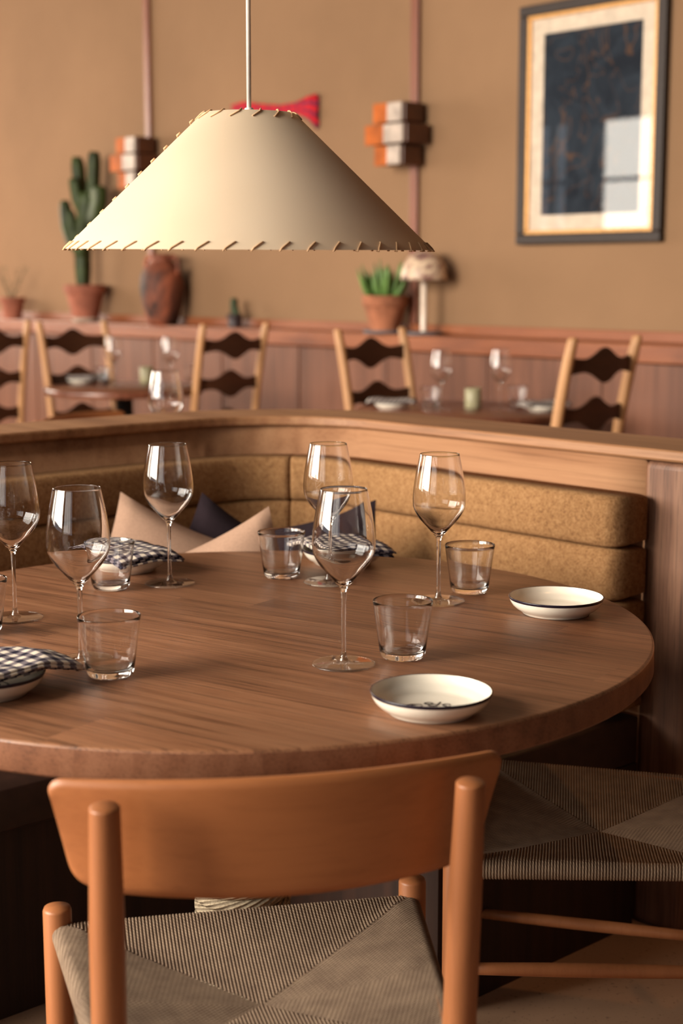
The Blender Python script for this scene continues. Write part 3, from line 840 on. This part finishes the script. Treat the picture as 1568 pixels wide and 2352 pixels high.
# ------------------------------------------------------------------ plates
def plate():
    r = empty('side_plate', (0, 0, 0)); K = 1.0
    body = [(0, .004), (.047, .004), (.0475, .0005), (.0500, .0), (.0512, .0022)] + [(.0535, .0042), (.0600, .0080), (.0655, .0130), (.0690, .0186), (.0702, .0224)]
    lip = [(.0702, .0224), (.0710, .0242), (.0716, .0256), (.0712, .0267), (.0698, .0264)]
    ins = [(.0698, .0264), (.0675, .0205), (.0640, .0162), (.060, .0150), (.054, .0102), (.050, .0082), (.046, .0078), (.0, .0074)]
    mb = MB(); lathe(mb, body, 96); lathe(mb, ins, 96); mb.build('dish', M['ceramic'], r)
    mb = MB(); lathe(mb, lip, 96); mb.build('rim_line', M['rimline'], r)
    # brushed emblem in the well
    mb = MB(); z = .0079
    def stroke(pts, w=.0011):
        P = [Vector((x*1.4, y*1.4 - .002, z)) for x, y in pts]
        out = []
        for i in range(len(P)-1):
            for k in range(4): out.append(P[i].lerp(P[i+1], k/4))
        out.append(P[-1])
        vs = []; n = len(out)
        for i, p_ in enumerate(out):
            t = (out[min(i+1, n-1)]-out[max(i-1, 0)]).normalized(); nrm = Vector((-t.y, t.x, 0)); ww = w*(.6+.6*sin(pi*(i+.5)/n))
            vs += [p_+nrm*ww, p_-nrm*ww, p_+nrm*ww+Vector((0,0,.0003)), p_-nrm*ww+Vector((0,0,.0003))]
        fs = []
        for i in range(n-1):
            a = i*4; b = a+4; fs += [(a+2, a+3, b+3, b+2), (a, b, b+1, a+1), (a, a+2, b+2, b), (a+1, b+1, b+3, a+3)]
        mb.add(vs, fs)
    def loop(cx, cy, rx, ry, a0, a1, rot=0, w=.001):
        pts = []
        for i in range(13):
            a = a0 + (a1-a0)*i/12; x = rx*cos(a); y = ry*sin(a); pts.append((cx+x*cos(rot)-y*sin(rot), cy+x*sin(rot)+y*cos(rot)))
        stroke(pts, w)
    loop(-.012, .002, .0048, .0038, 0, 5.6, .3); loop(-.014, .0, .0075, .0065, 1.6, 4.6, 0, .0016)
    loop(-.001, .007, .0034, .0026, 0, 6.3); loop(.001, .001, .0034, .0028, .5, 6.0); stroke([(.004, .0), (.0065, .004), (.0095, .0095)], .0011)
    loop(.0125, .0005, .0032, .0024, -.6, 4.6); stroke([(.0095, -.002), (.0125, -.0045), (.0155, -.004)])
    loop(-.006, -.008, .0036, .003, 0, 6.0); loop(.003, -.0085, .0032, .0026, .4, 5.6); stroke([(.009, -.006), (.0095, -.010), (.0125, -.0105)])
    loop(0, -.014, .010, .0035, 3.4, 6.0, 0, .0012)
    mb.build('emblem', M['rimline'], r, smooth=False)
    return r
P0 = plate()
plates = [((990.5, 1584), .027, 'empty cream plate with dark rim and emblem, nearest the camera'),
          ((1277, 1368), .027, 'empty cream plate with dark rim at the far right of the table'),
          ((-32, 1556), .02, 'cream plate under the napkin at the left edge of the picture'),
          ((290, 1283), .02, 'cream plate under the far left gingham napkin'),
          ((787, 1268), .02, 'cream plate under the gingham napkin behind the wine glasses')]
ploc = []
for i, (pp, h, lb) in enumerate(plates):
    g = P0 if i == 0 else copy_tree(P0)
    q = at(pp[0], pp[1], ZT+h); g.location = (q.x, q.y, ZT+.0004); ploc.append(Vector(g.location)); g.rotation_euler.z = (0.15, -.25, 2.0, 1.0, .6)[i]
    tag(g, lb, 'plate', 'cream plates on the round table')

# ------------------------------------------------------------------ napkins
def napkin(loc, rz, lx, ly, label, off=(0, 0), sheets=4, group='gingham napkins on the round table', seed=0, hump=.010, res=(30, 18), pr_=.0705, ph=.028, uvs=.019):
    mb = MB(); uv = []; vs = []; fs = []
    nx, ny = res
    th = .0024
    for s_ in range(sheets):
        sx = lx*(1 - .012*s_); sy = ly*(1 - .02*s_); ox = (.003*sin(s_*2.1+seed)); oy = .0035*cos(s_*1.7+seed)
        base = len(vs)
        for side in (0, 1):
            for i in range(nx+1):
                for j in range(ny+1):
                    x = (i/nx-.5)*sx + ox + off[0]; y = (j/ny-.5)*sy + oy + off[1]
                    rr = sqrt(x*x+y*y)
                    z = ph + .0008
                    if rr < pr_: z -= .006*(1-(rr/pr_)**2)
                    else: z -= min(.014, (rr-pr_)**1.2*.55)
                    z += hump*max(0, cos((j/ny-.5)*pi))**.8 * .25*(sheets-s_)/sheets
                    z += .0022*noise.noise(Vector((x*38+seed, y*38, 0)))
                    z += (sheets-1-s_)*(th+.0004) + side*th
                    ex = 1
                    vs.append(Vector((x, y, z))); uv.append((x/uvs + .13*s_, y/uvs + .31*s_))
        o1 = (nx+1)*(ny+1)
        idx = lambda sd_, i, j: base + sd_*o1 + i*(ny+1)+j
        for i in range(nx):
            for j in range(ny):
                fs.append((idx(1,i,j), idx(1,i+1,j), idx(1,i+1,j+1), idx(1,i,j+1)))
                fs.append((idx(0,i,j), idx(0,i,j+1), idx(0,i+1,j+1), idx(0,i+1,j)))
        for i in range(nx):
            fs.append((idx(0,i,0), idx(0,i+1,0), idx(1,i+1,0), idx(1,i,0))); fs.append((idx(0,i,ny), idx(1,i,ny), idx(1,i+1,ny), idx(0,i+1,ny)))
        for j in range(ny):
            fs.append((idx(0,0,j), idx(1,0,j), idx(1,0,j+1), idx(0,0,j+1))); fs.append((idx(0,nx,j), idx(0,nx,j+1), idx(1,nx,j+1), idx(1,nx,j)))
    mb.add(vs, fs); o = mb.build('gingham_napkin', M['gingham'])
    ul = o.data.uv_layers.new(name='UVMap')
    for p_ in o.data.polygons:
        for li, vi in zip(p_.loop_indices, p_.vertices): ul.data[li].uv = uv[vi]
    o.location = loc; o.rotation_euler.z = rz
    return tag(o, label, 'napkin', group)
napkin(ploc[2], radians(46), .205, .112, 'navy gingham napkin folded over the plate at left edge', off=(.0, .0), seed=1)
napkin(ploc[3], radians(-52), .185, .12, 'navy gingham napkin on the far left plate, before the pink pillows', off=(.0, .0), seed=4)
napkin(ploc[4], radians(-66), .20, .12, 'navy gingham napkin on the plate behind the wine glasses', off=(-.012, 0), seed=7)

# ------------------------------------------------------------------ woven-seat chair
def cord_seat(mb, wf, wb, yf, yb, z, pitch=.0043, rr=.013):
    """rush pattern seat. corners (+-wf, yf) front, (+-wb, yb) rear; centre at origin"""
    C = Vector((0, 0, 0)); sag = .034
    uvs = []
    def zsag(p):
        # distance factor to rim
        fx = 1 - abs(p.x)/((wf+wb)/2); fy = 1 - abs(p.y)/abs(yf)
        return -sag*max(0, min(1, min(fx, fy)))**.8
    def cord(inner, outer, dirv, w):
        pts = []
        n = 5
        for i in range(n+1):
            p = inner.lerp(outer, i/n); pts.append(Vector((p.x, p.y, z + zsag(p))))
        e = outer
        for a in (22, 50, 78, 105, 135, 165):
            ar = radians(a)
            pts.append(Vector((e.x + dirv.x*rr*sin(ar), e.y + dirv.y*rr*sin(ar), z - rr + rr*cos(ar))))
        p = inner.lerp(outer, .5); pts.append(Vector((p.x, p.y, z-2*rr-.004)))
        side = Vector((-dirv.y, dirv.x, 0)).normalized()
        vs = []; K = 5; L_ = 0; b = len(mb.v)
        prev = pts[0]
        for i, q in enumerate(pts):
            t = (pts[min(i+1, len(pts)-1)] - pts[max(i-1, 0)]).normalized(); up = side.cross(t)
            if i and True: L_ += (q-prev).length
            prev = q
            if up.z < 0 and i < 4: up = -up
            nrm = t.cross(side); 
            if i < 5 and nrm.z < 0: nrm = -nrm
            if i >= 5:
                c0 = Vector((e.x, e.y, z-rr)); 
                nrm = (q - c0).normalized() if i < len(pts)-1 else Vector((0, 0, -1))
            for k in range(K):
                a = pi*k/(K-1); vs.append(q + side*(cos(a)*w*.5) + nrm*(sin(a)*w*.62 - w*.2)); uvs.append((L_*.9/w*.5, k*.5))
        fs = []
        for i in range(len(pts)-1):
            for k in range(K-1): fs.append((i*K+k, i*K+k+1, (i+1)*K+k+1, (i+1)*K+k))
        mb.add(vs, fs)
    # front and rear triangles
    for sgn, w_, yy in ((1, wf, yf), (-1, wb, yb)):
        n = int(2*w_/pitch)
        for i in range(n):
            t = (i+.5)/n; xo = -w_ + 2*w_*t; f = 1 - abs(2*t-1)
            outer = Vector((xo, yy, 0)); k = abs(2*t-1)
            inner = Vector((xo, yy, 0)) if k > .985 else Vector((w_*k*(1 if xo > 0 else -1), yy*k, 0))
            cord(inner, outer, Vector((0, 1 if sgn > 0 else -1, 0)), 2*w_/n)
    # side triangles
    for sx in (-1, 1):
        n = int((yf-yb)/pitch)
        for i in range(n):
            t = (i+.5)/n; y = yb + (yf-yb)*t
            we = wb + (wf-wb)*t; outer = Vector((sx*we, y, 0))
            k = (y/yf) if y > 0 else (y/yb); wk = wf if y > 0 else wb
            inner = Vector((sx*wk*k, y, 0)) if k < .985 else outer*.99
            cord(inner, outer, Vector((sx, 0, 0)).normalized(), (yf-yb)/n)
    return uvs
def woven_chair():
    r = empty('woven_seat_chair', (0, 0, 0))    # faces local +y, origin at seat centre on the floor
    wf, wb, yf, yb = .2260, .180, .194, -.186; zs_ = .430
    mb = MB(); uv = cord_seat(mb, wf, wb, yf, yb, zs_)
    o = mb.build('seat', M['cord'], r); ul = o.data.uv_layers.new(name='UVMap')
    for p_ in o.data.polygons:
        for li, vi in zip(p_.loop_indices, p_.vertices): ul.data[li].uv = uv[vi]
    for sx in (-1, 1):
        mb = MB(); lathe(mb, [(0, 0), (.0125, 0), (.0145, .06), (.0180, .25), (.0182, .446), (.0165, .4505), (0, .451)], 28)
        mb.build('leg', M['chairleg'], r, loc=(sx*.2325, .205, 0))
    for sx in (-1, 1):
        mb = MB(); pts = [(0, .012, 0), (0, .006, .12), (0, 0, .30), (0, -.004, .45), (0, -.018, .60), (0, -.034, .729), (0, -.0345, .735)]
        out = []
        for i in range(len(pts)-1):
            for k in range(3): out.append(Vector(pts[i]).lerp(Vector(pts[i+1]), k/3))
        out.append(Vector(pts[-1])); n = len(out)
        rr = [.0135 + .0045*min(1, q.z/.25) - .0028*max(0, (q.z-.60)/.135) - (.0018 if i == n-1 else 0) for i, q in enumerate(out)]
        tube(mb, out, rr, 24); mb.build('back_post', M['chairleg'], r, loc=(sx*.184, -.192, 0))
    def rail(a, b, rad, name='stretcher'):
        mb = MB(); a = Vector(a); b = Vector(b)
        tube(mb, [a.lerp(b, k/6) for k in range(7)], [rad*(.8+.2*sin(pi*k/6)) for k in range(7)], 14); mb.build(name, M['chairleg'], r)
    for sx in (-1, 1):
        for z_ in (.15, .27): rail((sx*.2325, .205, z_), (sx*.188, -.192, z_), .0105)
        rail((sx*.226, .194, .417), (sx*.180, -.186, .417), .011, 'seat_rail')
    rail((-.2325, .205, .24), (.2325, .205, .24), .0105); rail((-.188, -.190, .24), (.188, -.190, .24), .0105)
    rail((-.226, .194, .417), (.226, .194, .417), .011, 'seat_rail'); rail((-.18, -.186, .417), (.18, -.186, .417), .011, 'seat_rail')
    # bent backrest board
    mb = MB(); nx, nz = 44, 12; HW = .2375; vs = []; ft = .011
    zb0, zt0 = .617, .750
    for side in (0, 1):
        for i in range(nx+1):
            x = sin(pi/2*sin(pi/2*(-1 + 2*i/nx))); ax = abs(x)
            top = zt0 - .006*ax**2
            bot = zb0 + .004*(ax**2) + (.014*max(0, (ax-.80)/.20)**1.6)
            if ax > .93:                       # rounded corners
                q = (ax-.93)/.07; e = (1-sqrt(max(0, 1-q*q))); top -= e*.014; bot += e*.022
            for j in range(nz+1):
                t = j/nz; z = bot + (top-bot)*t
                yc = -.2015 + .058*x*x - .030*(z-.638)/.12*.55
                y = yc + (ft/2 if side else -ft/2)*(1 if 0 < j < nz else .55)
                slant = HW - .017*(1-t)
                vs.append(Vector((x*slant, y, z)))
    fs = []; o1 = (nx+1)*(nz+1); idx = lambda s_, i, j: s_*o1 + i*(nz+1)+j
    for i in range(nx):
        for j in range(nz):
            fs.append((idx(0,i,j), idx(0,i+1,j), idx(0,i+1,j+1), idx(0,i,j+1))); fs.append((idx(1,i,j), idx(1,i,j+1), idx(1,i+1,j+1), idx(1,i+1,j)))
        fs.append((idx(0,i,0), idx(1,i,0), idx(1,i+1,0), idx(0,i+1,0))); fs.append((idx(0,i,nz), idx(0,i+1,nz), idx(1,i+1,nz), idx(1,i,nz)))
    for j in range(nz):
        fs.append((idx(0,0,j), idx(0,0,j+1), idx(1,0,j+1), idx(1,0,j))); fs.append((idx(0,nx,j), idx(1,nx,j), idx(1,nx,j+1), idx(0,nx,j+1)))
    mb.add(vs, fs); mb.build('backrest', M['chair'], r)
    return r
ch = woven_chair()
ch.location = (-.0935, 1.644, 0); ch.rotation_euler.z = radians(11.3)
tag(ch, 'wooden chair with woven cord seat and curved backrest, nearest the camera', 'chair', 'woven-seat chairs')
c2 = copy_tree(ch); c2.location = (.398, 2.200, 0); c2.rotation_euler.z = radians(90-8.5)
tag(c2, 'wooden chair with woven cord seat at right of the table, back out of frame', 'chair', 'woven-seat chairs')
c3 = copy_tree(ch); c3.location = (-.805, 5.39, 0); c3.rotation_euler.z = radians(-119)
tag(c3, 'wooden chair behind the booth, only the pale top of its backrest showing', 'chair', 'woven-seat chairs')

# ------------------------------------------------------------------ ladder back chairs by the wall
def ladder_chair():
    r = empty('ladder_back_chair', (0, 0, 0))    # faces +y
    hw = .175
    def ypost(z):
        return -.17 - (.020*max(0, (z-.45)/.6) + .085*max(0, (z-.45)/.6)**1.6) - .03*max(0, (.45-z)/.45)
    for sx in (-1, 1):
        mb = MB(); pts = [Vector((sx*hw*(1 + .04*(z/1.04)), ypost(z), z)) for z in [i*1.03/16 for i in range(17)]] + [Vector((sx*hw*1.04, ypost(1.038), 1.038))]
        vs = []; fs = []
        for i, q in enumerate(pts):
            w_ = .016 if i < 17 else .010; dpt = .021 if i < 17 else .014
            if i == 16: w_, dpt = .014, .019
            for k in range(8):
                a = pi/8 + k*pi/4; ca = max(-1, min(1, cos(a)*1.12)); sa = max(-1, min(1, sin(a)*1.12)); vs.append(q + Vector((ca*w_, sa*dpt, 0)))
        n = len(pts)
        for i in range(n-1):
            for k in range(8): fs.append((i*8+k, i*8+(k+1) % 8, (i+1)*8+(k+1) % 8, (i+1)*8+k))
        fs.append(tuple(reversed(range(8)))); fs.append(tuple((n-1)*8+k for k in range(8)))
        mb.add(vs, fs); mb.build('back_post', M['ladder'], r)
        mb = MB(); tube(mb, [(sx*.20, .17, 0), (sx*.20, .17, .425)], [.016, .019], 10); mb.build('leg', M['ladder'], r)
        mb = MB(); tube(mb, [(sx*.20, .17, .18), (sx*hw, ypost(.18), .18)], .011, 8); mb.build('stretcher', M['ladder'], r)
    for zc in (.937, .760, .583):
        mb = MB(); nx = 28; vs = []; fs = []
        for i in range(nx+1):
            x = -1 + 2*i/nx; ax = abs(x)
            bump_ = math.exp(-(ax/.36)**2)
            h_ = .021 + .043*bump_ + .010*max(0, (ax-.62)/.38)
            y = ypost(zc) - .022*(1-x*x)
            for dz in (-h_, h_):
                for dy in (-.006, .006): vs.append(Vector((x*(hw-.008), y+dy, zc+dz)))
        for i in range(nx):
            a = i*4; b = a+4
            fs += [(a, b, b+2, a+2), (a+1, a+3, b+3, b+1), (a, a+1, b+1, b), (a+2, b+2, b+3, a+3)]
        fs += [(0, 2, 3, 1), (nx*4, nx*4+1, nx*4+3, nx*4+2)]
        mb.add(vs, fs); mb.build('slat', M['slat'], r, smooth=False, bevel=.003, angle=60)
    mb = MB(); vs = [(-.22, .195), (.22, .195), (.19, -.18), (-.19, -.18)]
    V = [Vector((x, y, z)) for z in (.425, .452) for x, y in vs]; mb.add(V, [(0,3,2,1), (4,5,6,7), (0,1,5,4), (1,2,6,5), (2,3,7,6), (3,0,4,7)])
    mb.build('seat', M['slat'], r, bevel=.008, smooth=False)
    mb = MB(); tube(mb, [(-.20, .17, .25), (.20, .17, .25)], .011, 8); mb.build('stretcher', M['ladder'], r)
    return r
# facing angles: facing +u is ROT_U-90deg (local +y -> U)
FU = ROT_U - pi/2; FM = ROT_U + pi/2
lc = ladder_chair(); YT = .272       # distance of the post tops behind the seat centre
specs = [(4.235+YT, .67, FU, 'wavy-slatted ladder-back chair at the left side of the right-hand wall table'),
         (5.445-YT, .66, FM, 'wavy-slatted ladder-back chair at far right of the picture, leaning toward frame edge'),
         (3.32-YT, .66, FM, 'wavy-slatted ladder-back chair on the right side of the left-hand wall table'),
         (2.47+YT, 1.0, FU, 'wavy-slatted ladder-back chair behind the left-hand wall table, under the potted cactus'),
         (2.26-YT, 1.30, FM, 'wavy-slatted ladder-back chair cut off by the left edge of the picture')]
for i, (s, d, a, lb) in enumerate(specs):
    g = lc if i == 0 else copy_tree(lc)
    g.location = W(s, d, 0); g.rotation_euler.z = a
    tag(g, lb, 'chair', 'ladder-back chairs along the wall')

# ------------------------------------------------------------------ small wall tables with settings
def cafe_table(loc, R_, label):
    r = empty('cafe_table', loc)
    mb = MB(); lathe(mb, [(0, .74), (R_-.004, .74), (R_, .736), (R_, .712), (R_-.004, .708), (0, .708)], 72); mb.build('tabletop', M['bgtable'], r, bevel=0)
    mb = MB(); lathe(mb, [(0, 0), (.22, 0), (.22, .014), (.05, .03), (.04, .05), (.04, .68), (.16, .7), (.16, .7075), (0, .7075)], 32); mb.build('pedestal', M['metal'], r)
    return tag(r, label, 'table', 'round cafe tables behind the booth')
T1c = W(4.80, .70); T2c = W(2.88, .98)
cafe_table(T1c, .42, 'small round walnut table by the wall at right, laid with two glasses and a candle')
cafe_table(T2c, .37, 'small round walnut table by the wall at left, below the urn')
cafe_table(Vector((-.66, 4.22, 0)), .36, 'small round table hidden behind the booth back, carrying one wine glass')
G1 = wine_glass('wine_glass', 36)
bgG = [((1012, 943), 1.0, 'blurred wine glass on the right wall table, left one of its two'),
       ((1147, 943), 1.0, 'blurred wine glass on the right wall table, right one of its two'),
       ((262, 886), 1.0, 'blurred wine glass on the left wall table, nearer its napkin'),
       ((392, 889), 1.0, 'blurred wine glass on the left wall table, left of the ladder-back chair')]
for i, (pp, k, lb) in enumerate(bgG):
    g = G1 if i == 0 else copy_tree(G1)
    g.location = at(pp[0], pp[1], .7401); tag(g, lb, 'wine glass', 'wine glasses on the wall tables')
g = copy_tree(G1); q = at(374, 1035, .74); g.location = Vector((-.462, 3.93, .7401)); g.scale = (1.12, 1.12, 1.12)
tag(g, 'wine glass rising just behind the booth rail on the left', 'wine glass')
T1 = tumbler('tumbler', 36)
bgT = [((988, 934), 'blurred tumbler beside the left glass on the right wall table'),
       ((1188, 932), 'blurred tumbler beside the napkin on the right wall table'),
       ((236, 882), 'blurred tumbler beside the napkin on the left wall table'),
       ((443, 876), 'blurred tumbler behind the ladder-back chair post on the left wall table')]
for i, (pp, lb) in enumerate(bgT):
    g = T1 if i == 0 else copy_tree(T1)
    g.location = at(pp[0], pp[1], .7401); tag(g, lb, 'tumbler', 'tumblers on the wall tables')
for pp, lb in (((1086, 938), 'sage green candle holder on the right wall table'), ((337, 880), 'sage green candle holder on the left wall table')):
    mb = MB(); lathe(mb, [(0, 0), (.030, 0), (.033, .004), (.033, .078), (.030, .080), (.028, .076), (.028, .05), (0, .05)], 32)
    o = mb.build('candle_holder', M['candle'], loc=at(pp[0], pp[1], .7401)); tag(o, lb, 'candle holder', 'candle holders on the wall tables')
for i, (pp, a, lb) in enumerate((((900, 938), .1, 'left on the right wall table'), ((1248, 944), .5, 'right on the right wall table'), ((187, 880), -.2, 'on the left wall table'))):
    g = copy_tree(P0); q = at(pp[0], pp[1], .7401); g.location = q; g.rotation_euler.z = a
    tag(g, 'blurred cream plate under a napkin, ' + lb, 'plate', 'cream plates on the wall tables')
    napkin(q, ROT_U + a + .6, .19, .10, 'blurred gingham napkin, ' + lb, seed=i*3+2, group='gingham napkins on the wall tables', res=(16, 10))
